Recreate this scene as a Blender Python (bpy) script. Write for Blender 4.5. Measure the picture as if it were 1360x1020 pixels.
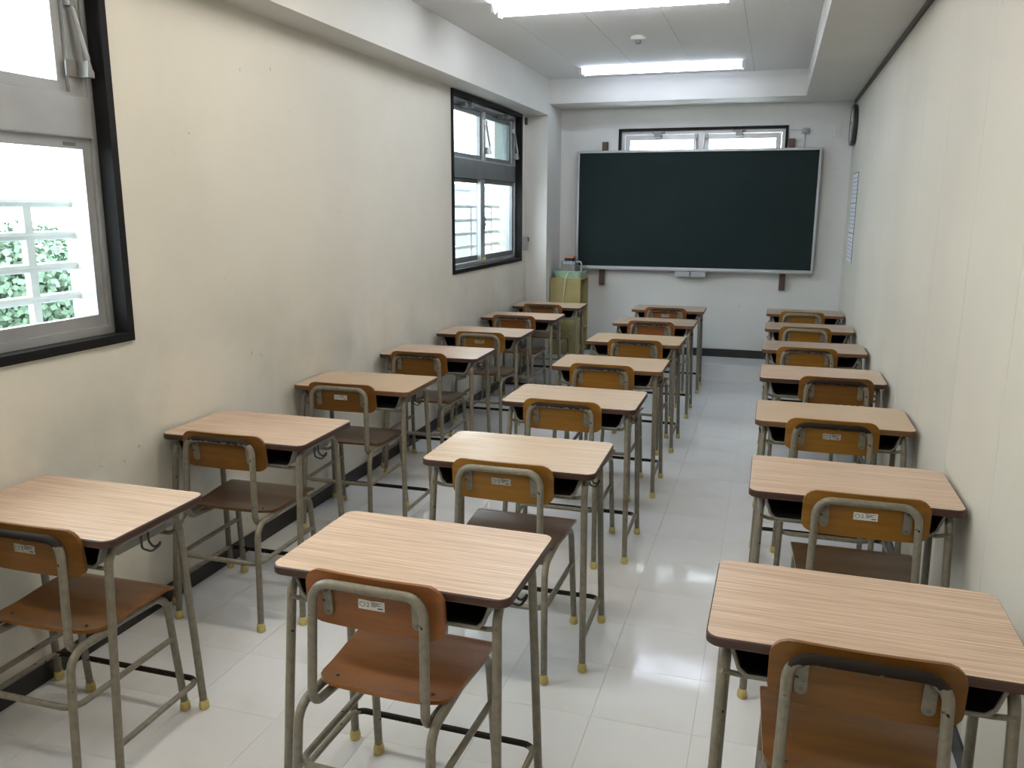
import bpy, bmesh, math, random
from mathutils import Vector, Matrix

random.seed(7)
for o in list(bpy.data.objects):
    bpy.data.objects.remove(o)
S = bpy.context.scene
C = S.collection

# ---------------------------------------------------------------- camera
CAM_Z, F_PX = 1.520, 1104.4
YAW, PITCH, ROLL = 0.3005, 0.20895, 0.00419
cam = bpy.data.cameras.new('camera')
cam.sensor_fit = 'HORIZONTAL'
cam.sensor_width = 36.0
cam.lens = F_PX / 1360.0 * 36.0
cam.clip_start = 0.02
cam_o = bpy.data.objects.new('camera', cam)
C.objects.link(cam_o)
fw = Vector((-math.sin(YAW) * math.cos(PITCH), math.cos(YAW) * math.cos(PITCH), -math.sin(PITCH)))
rt = Vector((math.cos(YAW), math.sin(YAW), 0))
up = rt.cross(fw)
rt2 = rt * math.cos(ROLL) + up * math.sin(ROLL)
up2 = up * math.cos(ROLL) - rt * math.sin(ROLL)
M = Matrix((rt2, up2, -fw)).transposed().to_4x4()
M.translation = Vector((0, 0, CAM_Z))
cam_o.matrix_world = M
S.camera = cam_o

# ---------------------------------------------------------------- light
W = bpy.data.worlds.new('overcast_sky')
S.world = W
W.use_nodes = True
bg = W.node_tree.nodes['Background']
bg.inputs['Color'].default_value = (0.86, 0.94, 1.0, 1)
SKY = 5.5
bg.inputs['Strength'].default_value = SKY
TUBE_COOL = ((0.80, 0.89, 1.08), 6.5)        # lamp by the far beam
TUBE_MID = ((0.88, 0.93, 1.0), 20.5)
TUBE_WARM = ((1.0, 0.90, 0.75), 20.0)
S.view_settings.view_transform = 'Standard'
S.view_settings.look = 'None'
S.view_settings.gamma = 1.0
S.view_settings.use_curve_mapping = False
S.view_settings.exposure = 1.22

# ---------------------------------------------------------------- room numbers (metres)
XL, XR = -2.178, 0.590          # plastered window wall, panelled wall
YB, YF = -1.60, 7.95            # wall behind the camera, chalkboard wall
ZC = 2.632                      # ceiling
XB = -1.985                     # face of the window-side beam and pillar
ZB = 2.325                      # underside of that beam
ZS, XS = 2.425, 0.176            # far beam / panelled-side soffit
YBM = 7.51                      # face of far beam
YP, ZP = 7.55, 0.155            # platform below the chalkboard
WALL_T = 0.25

# ---------------------------------------------------------------- materials
def _mix(nt, a, b, fac):
    m = nt.nodes.new('ShaderNodeMix')
    m.data_type = 'RGBA'
    m.inputs[6].default_value = (*a, 1)
    m.inputs[7].default_value = (*b, 1)
    nt.links.new(fac, m.inputs[0])
    return m.outputs[2]

def _noise(nt, scale, detail=3, vec_scale=None, coord='Object', rough=0.5):
    tc = nt.nodes.new('ShaderNodeTexCoord')
    n = nt.nodes.new('ShaderNodeTexNoise')
    n.inputs['Scale'].default_value = scale
    n.inputs['Detail'].default_value = detail
    n.inputs['Roughness'].default_value = rough
    src = tc.outputs[coord]
    if vec_scale:
        mp = nt.nodes.new('ShaderNodeMapping')
        mp.inputs['Scale'].default_value = vec_scale
        nt.links.new(src, mp.inputs[0])
        src = mp.outputs[0]
    nt.links.new(src, n.inputs['Vector'])
    return n.outputs['Fac']

def _ramp(nt, fac, lo, hi):
    r = nt.nodes.new('ShaderNodeMapRange')
    r.inputs[1].default_value = lo
    r.inputs[2].default_value = hi
    r.clamp = True
    nt.links.new(fac, r.inputs[0])
    return r.outputs[0]

def base_mat(name, color, rough=0.5, metal=0.0, spec=0.5):
    m = bpy.data.materials.new(name)
    m.use_nodes = True
    b = m.node_tree.nodes['Principled BSDF']
    b.inputs['Base Color'].default_value = (*color, 1)
    b.inputs['Roughness'].default_value = rough
    b.inputs['Metallic'].default_value = metal
    b.inputs['Specular IOR Level'].default_value = spec
    m.diffuse_color = (*color, 1)
    return m, m.node_tree, b

def mat(name, color, rough=0.5, metal=0.0, color2=None, scale=8.0, lo=0.35, hi=0.65,
        vec=None, detail=3, bump=0.0, bscale=None, spec=0.5):
    m, nt, b = base_mat(name, color, rough, metal, spec)
    if color2:
        f = _ramp(nt, _noise(nt, scale, detail, vec), lo, hi)
        nt.links.new(_mix(nt, color, color2, f), b.inputs['Base Color'])
    if bump:
        bp = nt.nodes.new('ShaderNodeBump')
        bp.inputs['Strength'].default_value = bump
        bp.inputs['Distance'].default_value = 0.002
        nt.links.new(_noise(nt, bscale or scale, 4, vec), bp.inputs['Height'])
        nt.links.new(bp.outputs[0], b.inputs['Normal'])
    return m

def wall_mat(name, c1, c2, stain, grime=None):
    """painted wall: broad yellowing, smudges and a few specks"""
    m, nt, b = base_mat(name, c1, 0.62, 0, 0.35)
    big = _ramp(nt, _noise(nt, 1.3, 4), 0.35, 0.68)
    col = _mix(nt, c1, c2, big)
    speck = _ramp(nt, _noise(nt, 26.0, 2), 0.735, 0.80)
    mask = _ramp(nt, _noise(nt, 2.2, 2), 0.50, 0.62)
    mul = nt.nodes.new('ShaderNodeMath'); mul.operation = 'MULTIPLY'
    nt.links.new(speck, mul.inputs[0]); nt.links.new(mask, mul.inputs[1])
    mx = nt.nodes.new('ShaderNodeMix'); mx.data_type = 'RGBA'
    mx.inputs[7].default_value = (*stain, 1)
    nt.links.new(col, mx.inputs[6]); nt.links.new(mul.outputs[0], mx.inputs[0])
    out = mx.outputs[2]
    if grime:                                   # hand and desk smudges along the lower wall
        tc = nt.nodes.new('ShaderNodeTexCoord'); sp = nt.nodes.new('ShaderNodeSeparateXYZ')
        nt.links.new(tc.outputs['Object'], sp.inputs[0])
        hz = _ramp(nt, sp.outputs['Z'], 1.25, 0.80)
        g = _ramp(nt, _noise(nt, 2.4, 5, rough=0.6), 0.42, 0.72)
        m3 = nt.nodes.new('ShaderNodeMath'); m3.operation = 'MULTIPLY'
        nt.links.new(hz, m3.inputs[0]); nt.links.new(g, m3.inputs[1])
        m4 = nt.nodes.new('ShaderNodeMath'); m4.operation = 'MULTIPLY'; m4.inputs[1].default_value = 0.45
        nt.links.new(m3.outputs[0], m4.inputs[0])
        mg = nt.nodes.new('ShaderNodeMix'); mg.data_type = 'RGBA'
        mg.inputs[7].default_value = (*grime, 1)
        nt.links.new(out, mg.inputs[6]); nt.links.new(m4.outputs[0], mg.inputs[0])
        out = mg.outputs[2]
    nt.links.new(out, b.inputs['Base Color'])
    bp = nt.nodes.new('ShaderNodeBump'); bp.inputs['Strength'].default_value = 0.08
    bp.inputs['Distance'].default_value = 0.003
    nt.links.new(_noise(nt, 90, 3), bp.inputs['Height'])
    nt.links.new(bp.outputs[0], b.inputs['Normal'])
    return m

def laminate(name, light, dark):
    m, nt, b = base_mat(name, light, 0.34, 0, 0.5)
    f1 = _ramp(nt, _noise(nt, 1.0, 4, (3.5, 175, 3.5), rough=0.62), 0.34, 0.66)
    nt.links.new(_mix(nt, light, dark, f1), b.inputs['Base Color'])
    r = _ramp(nt, _noise(nt, 6, 3), 0.2, 0.8)
    mr = nt.nodes.new('ShaderNodeMapRange')
    mr.inputs[3].default_value = 0.26; mr.inputs[4].default_value = 0.42
    nt.links.new(r, mr.inputs[0]); nt.links.new(mr.outputs[0], b.inputs['Roughness'])
    return m

def plywood(name, light, dark, rough=0.3):
    m, nt, b = base_mat(name, light, rough, 0, 0.32)
    f1 = _ramp(nt, _noise(nt, 1.0, 5, (4, 22, 40), rough=0.6), 0.34, 0.68)
    nt.links.new(_mix(nt, light, dark, f1), b.inputs['Base Color'])
    return m

def tube_mat(name, worn):
    """speckled beige-grey stove enamel; the worn one has lost its paint along the top bend"""
    c, c2 = (0.212, 0.191, 0.146), (0.170, 0.150, 0.113)
    m, nt, b = base_mat(name, c, 0.36, 0.0, 0.5)
    col = _mix(nt, c, c2, _ramp(nt, _noise(nt, 60, 3), 0.4, 0.66))
    chips = _ramp(nt, _noise(nt, 40, 4), 0.70, 0.715)
    mx = nt.nodes.new('ShaderNodeMix'); mx.data_type = 'RGBA'
    mx.inputs[7].default_value = (0.022, 0.016, 0.013, 1)
    nt.links.new(col, mx.inputs[6])
    mask = chips
    if worn:
        tc = nt.nodes.new('ShaderNodeTexCoord')
        sp = nt.nodes.new('ShaderNodeSeparateXYZ')
        nt.links.new(tc.outputs['Object'], sp.inputs[0])
        hz = _ramp(nt, sp.outputs['Z'], 0.662, 0.694) if worn > 0 else _ramp(nt, sp.outputs['Y'], 0.10, 0.13)
        n = _noise(nt, 55, 5)
        add = nt.nodes.new('ShaderNodeMath'); add.operation = 'ADD'
        nt.links.new(hz, add.inputs[0]); nt.links.new(n, add.inputs[1])
        w = _ramp(nt, add.outputs[0], abs(worn), abs(worn) + 0.06)
        mxx = nt.nodes.new('ShaderNodeMath'); mxx.operation = 'MAXIMUM'
        nt.links.new(w, mxx.inputs[0]); nt.links.new(chips, mxx.inputs[1])
        mask = mxx.outputs[0]
    nt.links.new(mask, mx.inputs[0])
    rr = nt.nodes.new('ShaderNodeMapRange')
    rr.inputs[3].default_value = 0.36; rr.inputs[4].default_value = 0.62
    nt.links.new(mask, rr.inputs[0]); nt.links.new(rr.outputs[0], b.inputs['Roughness'])
    rs = nt.nodes.new('ShaderNodeMapRange')
    rs.inputs[3].default_value = 0.5; rs.inputs[4].default_value = 0.12
    nt.links.new(mask, rs.inputs[0]); nt.links.new(rs.outputs[0], b.inputs['Specular IOR Level'])
    nt.links.new(mx.outputs[2], b.inputs['Base Color'])
    return m

def glass_mat(name, tint, haze=0.0):
    m = bpy.data.materials.new(name); m.use_nodes = True
    nt = m.node_tree; nt.nodes.clear()
    out = nt.nodes.new('ShaderNodeOutputMaterial')
    tr = nt.nodes.new('ShaderNodeBsdfTransparent'); tr.inputs[0].default_value = (*tint, 1)
    gl = nt.nodes.new('ShaderNodeBsdfGlossy'); gl.inputs['Roughness'].default_value = 0.02
    lw = nt.nodes.new('ShaderNodeLayerWeight')            # Schlick reflectance of a thin pane
    pw = nt.nodes.new('ShaderNodeMath'); pw.operation = 'POWER'; pw.inputs[1].default_value = 5.0
    nt.links.new(lw.outputs['Facing'], pw.inputs[0])
    ma = nt.nodes.new('ShaderNodeMath'); ma.operation = 'MULTIPLY_ADD'
    ma.inputs[1].default_value = 0.96; ma.inputs[2].default_value = 0.04
    nt.links.new(pw.outputs[0], ma.inputs[0])
    mx = nt.nodes.new('ShaderNodeMixShader')
    nt.links.new(ma.outputs[0], mx.inputs[0])
    src = tr.outputs[0]
    if haze:
        df = nt.nodes.new('ShaderNodeBsdfTranslucent'); df.inputs[0].default_value = (0.85, 0.95, 0.97, 1)
        m2 = nt.nodes.new('ShaderNodeMixShader'); m2.inputs[0].default_value = haze
        nt.links.new(src, m2.inputs[1]); nt.links.new(df.outputs[0], m2.inputs[2]); src = m2.outputs[0]
    nt.links.new(src, mx.inputs[1]); nt.links.new(gl.outputs[0], mx.inputs[2])
    nt.links.new(mx.outputs[0], out.inputs[0])
    return m

def emit_mat(name, color, strength):
    m = bpy.data.materials.new(name); m.use_nodes = True
    b = m.node_tree.nodes['Principled BSDF']
    b.inputs['Base Color'].default_value = (0.8, 0.8, 0.8, 1)
    b.inputs['Emission Color'].default_value = (*color, 1)
    b.inputs['Emission Strength'].default_value = strength
    return m

def tile_mat():
    m, nt, b = base_mat('vinyl_floor_tile', (0.60, 0.60, 0.575), 0.14, 0, 0.5)
    oi = nt.nodes.new('ShaderNodeObjectInfo')
    c = _mix(nt, (0.72, 0.738, 0.765), (0.695, 0.712, 0.738), oi.outputs['Random'])
    f = _ramp(nt, _noise(nt, 2.6, 5, coord='Object'), 0.56, 0.80)
    mx = nt.nodes.new('ShaderNodeMix'); mx.data_type = 'RGBA'
    mx.inputs[7].default_value = (0.62, 0.62, 0.60, 1)
    nt.links.new(c, mx.inputs[6]); nt.links.new(f, mx.inputs[0])
    nt.links.new(mx.outputs[2], b.inputs['Base Color'])
    mr = nt.nodes.new('ShaderNodeMapRange')
    mr.inputs[1].default_value = 0.3; mr.inputs[2].default_value = 0.7
    mr.inputs[3].default_value = 0.05; mr.inputs[4].default_value = 0.14
    nt.links.new(_noise(nt, 5, 4), mr.inputs[0]); nt.links.new(mr.outputs[0], b.inputs['Roughness'])
    bp = nt.nodes.new('ShaderNodeBump'); bp.inputs['Strength'].default_value = 0.10
    bp.inputs['Distance'].default_value = 0.004
    nt.links.new(_noise(nt, 9, 3), bp.inputs['Height']); nt.links.new(bp.outputs[0], b.inputs['Normal'])
    return m

MT = {
    'plaster': wall_mat('plaster_window_wall', (0.70, 0.675, 0.605), (0.625, 0.605, 0.54), (0.16, 0.14, 0.11), (0.40, 0.39, 0.355)),
    'panel': wall_mat('vinyl_faced_panel', (0.60, 0.57, 0.50), (0.55, 0.525, 0.465), (0.42, 0.40, 0.36)),
    'farwall': wall_mat('plaster_far_wall', (0.62, 0.625, 0.615), (0.57, 0.575, 0.565), (0.40, 0.40, 0.39)),
    'beam': wall_mat('plaster_beam', (0.64, 0.635, 0.61), (0.59, 0.585, 0.56), (0.45, 0.43, 0.40)),
    'ceiling': mat('speckled_ceiling_board', (0.74, 0.74, 0.735), 0.8, 0, (0.68, 0.68, 0.675), 120, 0.45, 0.6),
    'joint': mat('dark_joint', (0.16, 0.15, 0.135), 0.8, 0, (0.10, 0.095, 0.09), 14),
    'floorjoint': mat('floor_joint', (0.42, 0.42, 0.41), 0.6, 0, (0.32, 0.32, 0.31), 14),
    'tile': tile_mat(),
    'black': mat('black_vinyl_skirting', (0.016, 0.016, 0.018), 0.4, 0, (0.026, 0.025, 0.025), 12),
    'casing': mat('black_painted_casing', (0.010, 0.010, 0.011), 0.6, 0, (0.015, 0.014, 0.014), 9, spec=0.12),
    'trim': mat('dark_brown_trim', (0.075, 0.066, 0.052), 0.55, 0, (0.055, 0.048, 0.038), 12),
    'alu': mat('satin_aluminium', (0.41, 0.425, 0.44), 0.38, 0.45, (0.36, 0.37, 0.38), 7),
    'alu_dark': mat('grey_aluminium', (0.17, 0.18, 0.185), 0.42, 0.5, (0.14, 0.15, 0.155), 7),
    'steel': mat('bright_steel', (0.27, 0.27, 0.265), 0.36, 0.4, (0.22, 0.22, 0.215), 20),
    'brass': mat('brass_latch', (0.60, 0.50, 0.25), 0.3, 0.8, (0.5, 0.4, 0.2), 20),
    'glass': glass_mat('clear_glass', (0.93, 0.965, 0.965)),
    'glass_teal': glass_mat('teal_tinted_glass', (0.42, 0.485, 0.49)),
    'board': mat('chalkboard_green', (0.0070, 0.0155, 0.0155), 0.7, 0, (0.0090, 0.0185, 0.0185), 3, spec=0.2),
    'strip': mat('brown_wood_strip', (0.10, 0.055, 0.038), 0.6, 0, (0.065, 0.036, 0.026), 6, vec=(6, 6, 1)),
    'chalkbox': mat('grey_plastic', (0.36, 0.37, 0.38), 0.5, 0, (0.32, 0.33, 0.34), 12),
    'whiteplastic': mat('white_plastic', (0.66, 0.66, 0.63), 0.4, 0, (0.60, 0.60, 0.57), 12),
    'darkplastic': mat('dark_plastic', (0.03, 0.03, 0.032), 0.4, 0, (0.045, 0.044, 0.044), 12),
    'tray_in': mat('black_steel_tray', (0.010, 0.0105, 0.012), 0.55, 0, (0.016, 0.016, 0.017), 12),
    'traygrey': mat('grey_steel_plate', (0.225, 0.215, 0.19), 0.42, 0, (0.185, 0.175, 0.15), 20),
    'edge': mat('red_brown_desk_edge', (0.066, 0.027, 0.015), 0.45, 0, (0.036, 0.015, 0.010), 1.0, vec=(4, 4, 240)),
    'edge_amber': mat('amber_desk_edge', (0.16, 0.074, 0.026), 0.45, 0, (0.10, 0.042, 0.016), 1.0, vec=(4, 4, 240)),
    'rubber': mat('yellow_rubber_cap', (0.60, 0.50, 0.19), 0.6, 0, (0.50, 0.40, 0.15), 40),
    'rivet': mat('dull_rivet', (0.19, 0.18, 0.16), 0.4, 0.6, (0.14, 0.13, 0.12), 30),
    'hook': mat('dark_steel_hook', (0.055, 0.052, 0.048), 0.3, 0.6, (0.09, 0.085, 0.08), 30),
    'sticker': mat('white_sticker', (0.72, 0.71, 0.68), 0.5, 0, (0.66, 0.65, 0.62), 40),
    'sticker_worn': mat('silver_worn_sticker', (0.46, 0.45, 0.42), 0.4, 0.2, (0.28, 0.26, 0.23), 130),
    'ink': mat('black_ink', (0.02, 0.02, 0.02), 0.6, 0, (0.035, 0.035, 0.035), 30),
    'paper': mat('white_paper', (0.70, 0.71, 0.76), 0.7, 0, (0.66, 0.67, 0.72), 6),
    'print': mat('grey_print', (0.30, 0.31, 0.38), 0.7, 0, (0.42, 0.43, 0.50), 60),
    'shelf': mat('yellow_green_painted_shelf', (0.40, 0.335, 0.145), 0.5, 0, (0.34, 0.285, 0.12), 5),
    'green': mat('pale_green_plastic', (0.36, 0.53, 0.40), 0.4, 0, (0.32, 0.48, 0.36), 10),
    'cleaner': mat('grey_cleaner_body', (0.24, 0.24, 0.24), 0.45, 0, (0.20, 0.20, 0.20), 15),
    'navy': mat('navy_felt', (0.022, 0.028, 0.075), 0.85, 0, (0.016, 0.02, 0.05), 60),
    'orange': mat('orange_felt', (0.62, 0.27, 0.13), 0.8, 0, (0.52, 0.22, 0.10), 60),
    'blue': mat('blue_cover', (0.03, 0.08, 0.26), 0.5, 0, (0.025, 0.06, 0.2), 20),
    'cable': mat('white_cable', (0.62, 0.62, 0.58), 0.5, 0, (0.55, 0.55, 0.51), 40),
    'housing': mat('white_lamp_housing', (0.62, 0.62, 0.61), 0.4, 0, (0.57, 0.57, 0.56), 12),
    'rail': mat('white_painted_rail', (0.70, 0.72, 0.72), 0.45, 0, (0.62, 0.65, 0.66), 9),
    'leaf': mat('tree_leaf', (0.060, 0.105, 0.062), 0.6, 0, (0.085, 0.14, 0.085), 1.2),
    'bark': mat('tree_bark', (0.10, 0.08, 0.06), 0.8, 0, (0.06, 0.05, 0.04), 6),
    'concrete': mat('grey_concrete', (0.19, 0.215, 0.225), 0.8, 0, (0.16, 0.18, 0.19), 0.6),
    'whitewall': mat('white_render', (0.78, 0.80, 0.80), 0.7, 0, (0.72, 0.74, 0.74), 0.4),
    'farglass': mat('dark_window_glass', (0.10, 0.12, 0.13), 0.15, 0, (0.08, 0.10, 0.11), 2),
    'ground': mat('street_ground', (0.085, 0.09, 0.095), 0.9, 0, (0.06, 0.065, 0.07), 0.3),
    'tube_cool': emit_mat('fluorescent_tube_cool', *TUBE_COOL),
    'tube_mid': emit_mat('fluorescent_tube_white', *TUBE_MID),
    'tube_warm': emit_mat('fluorescent_tube_warm', *TUBE_WARM),
    'paint': tube_mat('beige_grey_enamel', 0),
    'paint_foot_worn': tube_mat('beige_grey_enamel_worn_by_shoes', -1.22),
    'paint_worn': tube_mat('beige_grey_enamel_worn', 1.22),
    'paint_very_worn': tube_mat('beige_grey_enamel_very_worn', 0.98),
    'top_pink': laminate('pinkish_woodgrain_laminate', (0.66, 0.50, 0.375), (0.42, 0.29, 0.205)),
    'top_tan': laminate('tan_woodgrain_laminate', (0.56, 0.42, 0.285), (0.50, 0.37, 0.245)),
    'top_pale': laminate('pale_woodgrain_laminate', (0.66, 0.525, 0.385), (0.45, 0.335, 0.23)),
    'top_grey': laminate('greyish_woodgrain_laminate', (0.42, 0.325, 0.245), (0.37, 0.28, 0.205)),
    'wood_red': plywood('red_brown_plywood', (0.255, 0.096, 0.026), (0.185, 0.064, 0.017)),
    'wood_amber': plywood('amber_plywood', (0.285, 0.132, 0.020), (0.205, 0.088, 0.012)),
    'wood_brown': plywood('brown_plywood', (0.195, 0.085, 0.017), (0.135, 0.054, 0.011)),
    'seat_brown': plywood('brown_seat_plywood', (0.155, 0.072, 0.018), (0.105, 0.046, 0.011), 0.28),
    'seat_red': plywood('red_brown_seat_plywood', (0.29, 0.110, 0.028), (0.21, 0.072, 0.018), 0.30),
    'seat_amber': plywood('amber_seat_plywood', (0.25, 0.105, 0.022), (0.18, 0.068, 0.014), 0.28),
}

# ---------------------------------------------------------------- mesh helpers
class MB:
    """collects geometry for ONE mesh; every face carries a material slot"""
    def __init__(self):
        self.v, self.f, self.m = [], [], []

    def add(self, vs, fs, mi=0):
        b = len(self.v)
        self.v += [tuple(p) for p in vs]
        self.f += [tuple(b + i for i in f) for f in fs]
        self.m += [mi] * len(fs)
        return self

    def box(self, x0, x1, y0, y1, z0, z1, mi=0, bev=0.0):
        if bev:
            bm = bmesh.new()
            bmesh.ops.create_cube(bm, size=1)
            for v in bm.verts:
                v.co = Vector(((x0 + x1) / 2 + v.co.x * (x1 - x0), (y0 + y1) / 2 + v.co.y * (y1 - y0),
                               (z0 + z1) / 2 + v.co.z * (z1 - z0)))
            bmesh.ops.bevel(bm, geom=bm.edges[:], offset=bev, segments=2, affect='EDGES', profile=0.5)
            bm.verts.index_update()
            self.add([v.co for v in bm.verts], [[v.index for v in f.verts] for f in bm.faces], mi)
            bm.free()
            return self
        vs = [(x, y, z) for x in (x0, x1) for y in (y0, y1) for z in (z0, z1)]
        fs = [(0, 1, 3, 2), (4, 6, 7, 5), (0, 4, 5, 1), (2, 3, 7, 6), (0, 2, 6, 4), (1, 5, 7, 3)]
        return self.add(vs, fs, mi)

    def prism(self, poly, axis, a, b, mi=0, mi_top=None):
        """polygon (CCW list of 2-tuples) pushed along axis from a to b"""
        def p3(p, t):
            return {'x': (t, p[0], p[1]), 'y': (p[0], t, p[1]), 'z': (p[0], p[1], t)}[axis]
        n = len(poly)
        vs = [p3(p, a) for p in poly] + [p3(p, b) for p in poly]
        self.add(vs, [(i, (i + 1) % n, n + (i + 1) % n, n + i) for i in range(n)], mi)
        self.add(vs, [tuple(range(n - 1, -1, -1))], mi)
        self.add(vs, [tuple(range(n, 2 * n))], mi if mi_top is None else mi_top)
        return self

    def tube(self, pts, r, fillet=0.0, n=10, mi=0, k=5, caps=True, r_end=None):
        P = [Vector(p) for p in pts]
        path = [P[0]]
        for i in range(1, len(P) - 1):
            a, b, c = P[i - 1], P[i], P[i + 1]
            d1, d2 = (a - b), (c - b)
            l1, l2 = d1.length, d2.length
            d1, d2 = d1 / l1, d2 / l2
            ang = d1.angle(d2)
            fl = fillet[i - 1] if isinstance(fillet, (list, tuple)) else fillet
            if fl <= 0 or ang > math.pi - 0.02:
                path.append(b)
                continue
            t = min(fl / math.tan(ang / 2), l1 * 0.49, l2 * 0.49)
            rr_ = t * math.tan(ang / 2)
            bis = (d1 + d2).normalized()
            cen = b + bis * (rr_ / math.sin(ang / 2))
            s, e = b + d1 * t - cen, b + d2 * t - cen
            for j in range(k + 1):
                path.append(cen + s.normalized().slerp(e.normalized(), j / k) * s.length)
        path.append(P[-1])
        T = []
        for i in range(len(path)):
            if i == 0:
                t = path[1] - path[0]
            elif i == len(path) - 1:
                t = path[-1] - path[-2]
            else:
                t = (path[i + 1] - path[i]).normalized() + (path[i] - path[i - 1]).normalized()
            T.append(t.normalized())
        ref = Vector((0, 0, 1)) if abs(T[0].z) < 0.9 else Vector((1, 0, 0))
        nrm = T[0].cross(ref).normalized()
        vs = []
        for i, (p, t) in enumerate(zip(path, T)):
            if i:
                nrm = (T[i - 1].rotation_difference(t) @ nrm)
                nrm = (nrm - t * nrm.dot(t)).normalized()
            bn = t.cross(nrm)
            rad = r if r_end is None else r + (r_end - r) * i / (len(path) - 1)
            for j in range(n):
                a = 2 * math.pi * j / n
                vs.append(p + (nrm * math.cos(a) + bn * math.sin(a)) * rad)
        fs = []
        for i in range(len(path) - 1):
            for j in range(n):
                fs.append((i * n + j, i * n + (j + 1) % n, (i + 1) * n + (j + 1) % n, (i + 1) * n + j))
        if caps:
            fs.append(tuple(range(n - 1, -1, -1)))
            fs.append(tuple(len(vs) - n + j for j in range(n)))
        return self.add(vs, fs, mi)

    def lathe(self, prof, cx=0, cy=0, n=16, mi=0, axis='z'):
        """profile [(radius, height)]"""
        vs = []
        for r, h in prof:
            for j in range(n):
                a = 2 * math.pi * j / n
                x, y = r * math.cos(a), r * math.sin(a)
                vs.append({'z': (cx + x, cy + y, h), 'x': (h, cx + x, cy + y), 'y': (cx + x, h, cy + y)}[axis])
        m = len(prof)
        fs = [(i * n + j, i * n + (j + 1) % n, (i + 1) * n + (j + 1) % n, (i + 1) * n + j)
              for i in range(m - 1) for j in range(n)]
        fs.append(tuple(range(n - 1, -1, -1)))
        fs.append(tuple((m - 1) * n + j for j in range(n)))
        return self.add(vs, fs, mi)

    def mesh(self, name, mats, smooth=True, angle=40):
        me = bpy.data.meshes.new(name)
        me.from_pydata(self.v, [], self.f)
        for mt in mats:
            me.materials.append(MT[mt])
        me.polygons.foreach_set('material_index', self.m)
        bm = bmesh.new(); bm.from_mesh(me)
        bmesh.ops.recalc_face_normals(bm, faces=bm.faces[:])
        bm.to_mesh(me); bm.free()
        if smooth:
            me.polygons.foreach_set('use_smooth', [True] * len(me.polygons))
            try:
                me.set_sharp_from_angle(angle=math.radians(angle))
            except Exception:
                pass
        me.update()
        return me

    def obj(self, name, mats, parent=None, smooth=True, loc=None, angle=40):
        if isinstance(mats, str):
            mats = [mats]
        return link(name, self.mesh(name, mats, smooth, angle), parent, loc)

def link(name, me, parent=None, loc=None):
    o = bpy.data.objects.new(name, me)
    C.objects.link(o)
    if parent:
        o.parent = parent
    if loc:
        o.location = loc
    return o

def tag(o, label, cat, group=None):
    o['label'] = label; o['category'] = cat
    if group:
        o['group'] = group
    return o

def struct(o):
    o['kind'] = 'structure'
    return o

def thing(name, label, cat, loc=(0, 0, 0), rz=0.0, group=None):
    o = bpy.data.objects.new(name, None)
    C.objects.link(o)
    o.empty_display_size = 0.1
    o.location = loc; o.rotation_euler = (0, 0, rz)
    return tag(o, label, cat, group)

def override(o, slot, m):
    o.material_slots[slot].link = 'OBJECT'
    o.material_slots[slot].material = MT[m]

def rrect(w, d, r, n=5):
    """rounded rectangle outline, CCW, centred"""
    out = []
    for cx, cy, a0 in ((w / 2 - r, d / 2 - r, 0), (-w / 2 + r, d / 2 - r, 90),
                       (-w / 2 + r, -d / 2 + r, 180), (w / 2 - r, -d / 2 + r, 270)):
        for i in range(n + 1):
            a = math.radians(a0 + 90 * i / n)
            out.append((cx + r * math.cos(a), cy + r * math.sin(a)))
    return out

# ================================================================ THE ROOM
# ---- floor: slab + single tiles
TS, TX0, TY0 = 0.303, -0.440, 2.550
slab = struct(MB().box(XL - .02, XR + .02, YB - .02, YF + .02, -0.10, -0.0042).obj('floor', 'floorjoint', smooth=False))
xs = [XL] + [TX0 + TS * k for k in range(-12, 12) if XL + .01 < TX0 + TS * k < XR - .01] + [XR]
ys_all = [TY0 + TS * k for k in range(-30, 30)]
ys = [y for y in ys_all if 1.2 < y < YP - .01] + [YP]
tile_cache = {}
G_ = 0.0005
for i in range(len(xs) - 1):
    for j in range(len(ys) - 1):
        w, d = xs[i + 1] - xs[i], ys[j + 1] - ys[j]
        key = (round(w, 3), round(d, 3))
        if key not in tile_cache:
            tile_cache[key] = MB().box(-w / 2 + G_, w / 2 - G_, -d / 2 + G_, d / 2 - G_, -0.004, 0).mesh('tile', ['tile'], False)
        link('tile', tile_cache[key], slab, ((xs[i] + xs[i + 1]) / 2, (ys[j] + ys[j + 1]) / 2, 0))
rest = MB()
yr = [YB] + [y for y in ys_all if YB + .01 < y <= ys[0] + .001]
for i in range(len(xs) - 1):
    for j in range(len(yr) - 1):
        rest.box(xs[i] + G_, xs[i + 1] - G_, yr[j] + G_, yr[j + 1] - G_, -0.004, 0)
rest_o = rest.obj('tile_field', 'tile', slab, smooth=False)
rest_o['kind'] = 'stuff'

# ---- platform under the chalkboard
pf = MB().box(XB - .2, XR, YP, YF, -0.004, ZP, 0, 0.004)
struct(pf.obj('platform', 'tile', smooth=False))

# ---- ceiling with long boards
cl = struct(MB().box(XB - .25, XR + .05, YB - .05, YF + .05, ZC + 0.004, ZC + 0.12).obj('ceiling', 'joint', smooth=False))
cx = [XB, -1.600, -1.150, -0.705, -0.243, XS]
for i in range(5):
    MB().box(cx[i] + .0012, cx[i + 1] - .0012, YB, YBM, ZC, ZC + 0.0035).obj('panel', 'ceiling', cl, smooth=False)

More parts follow.
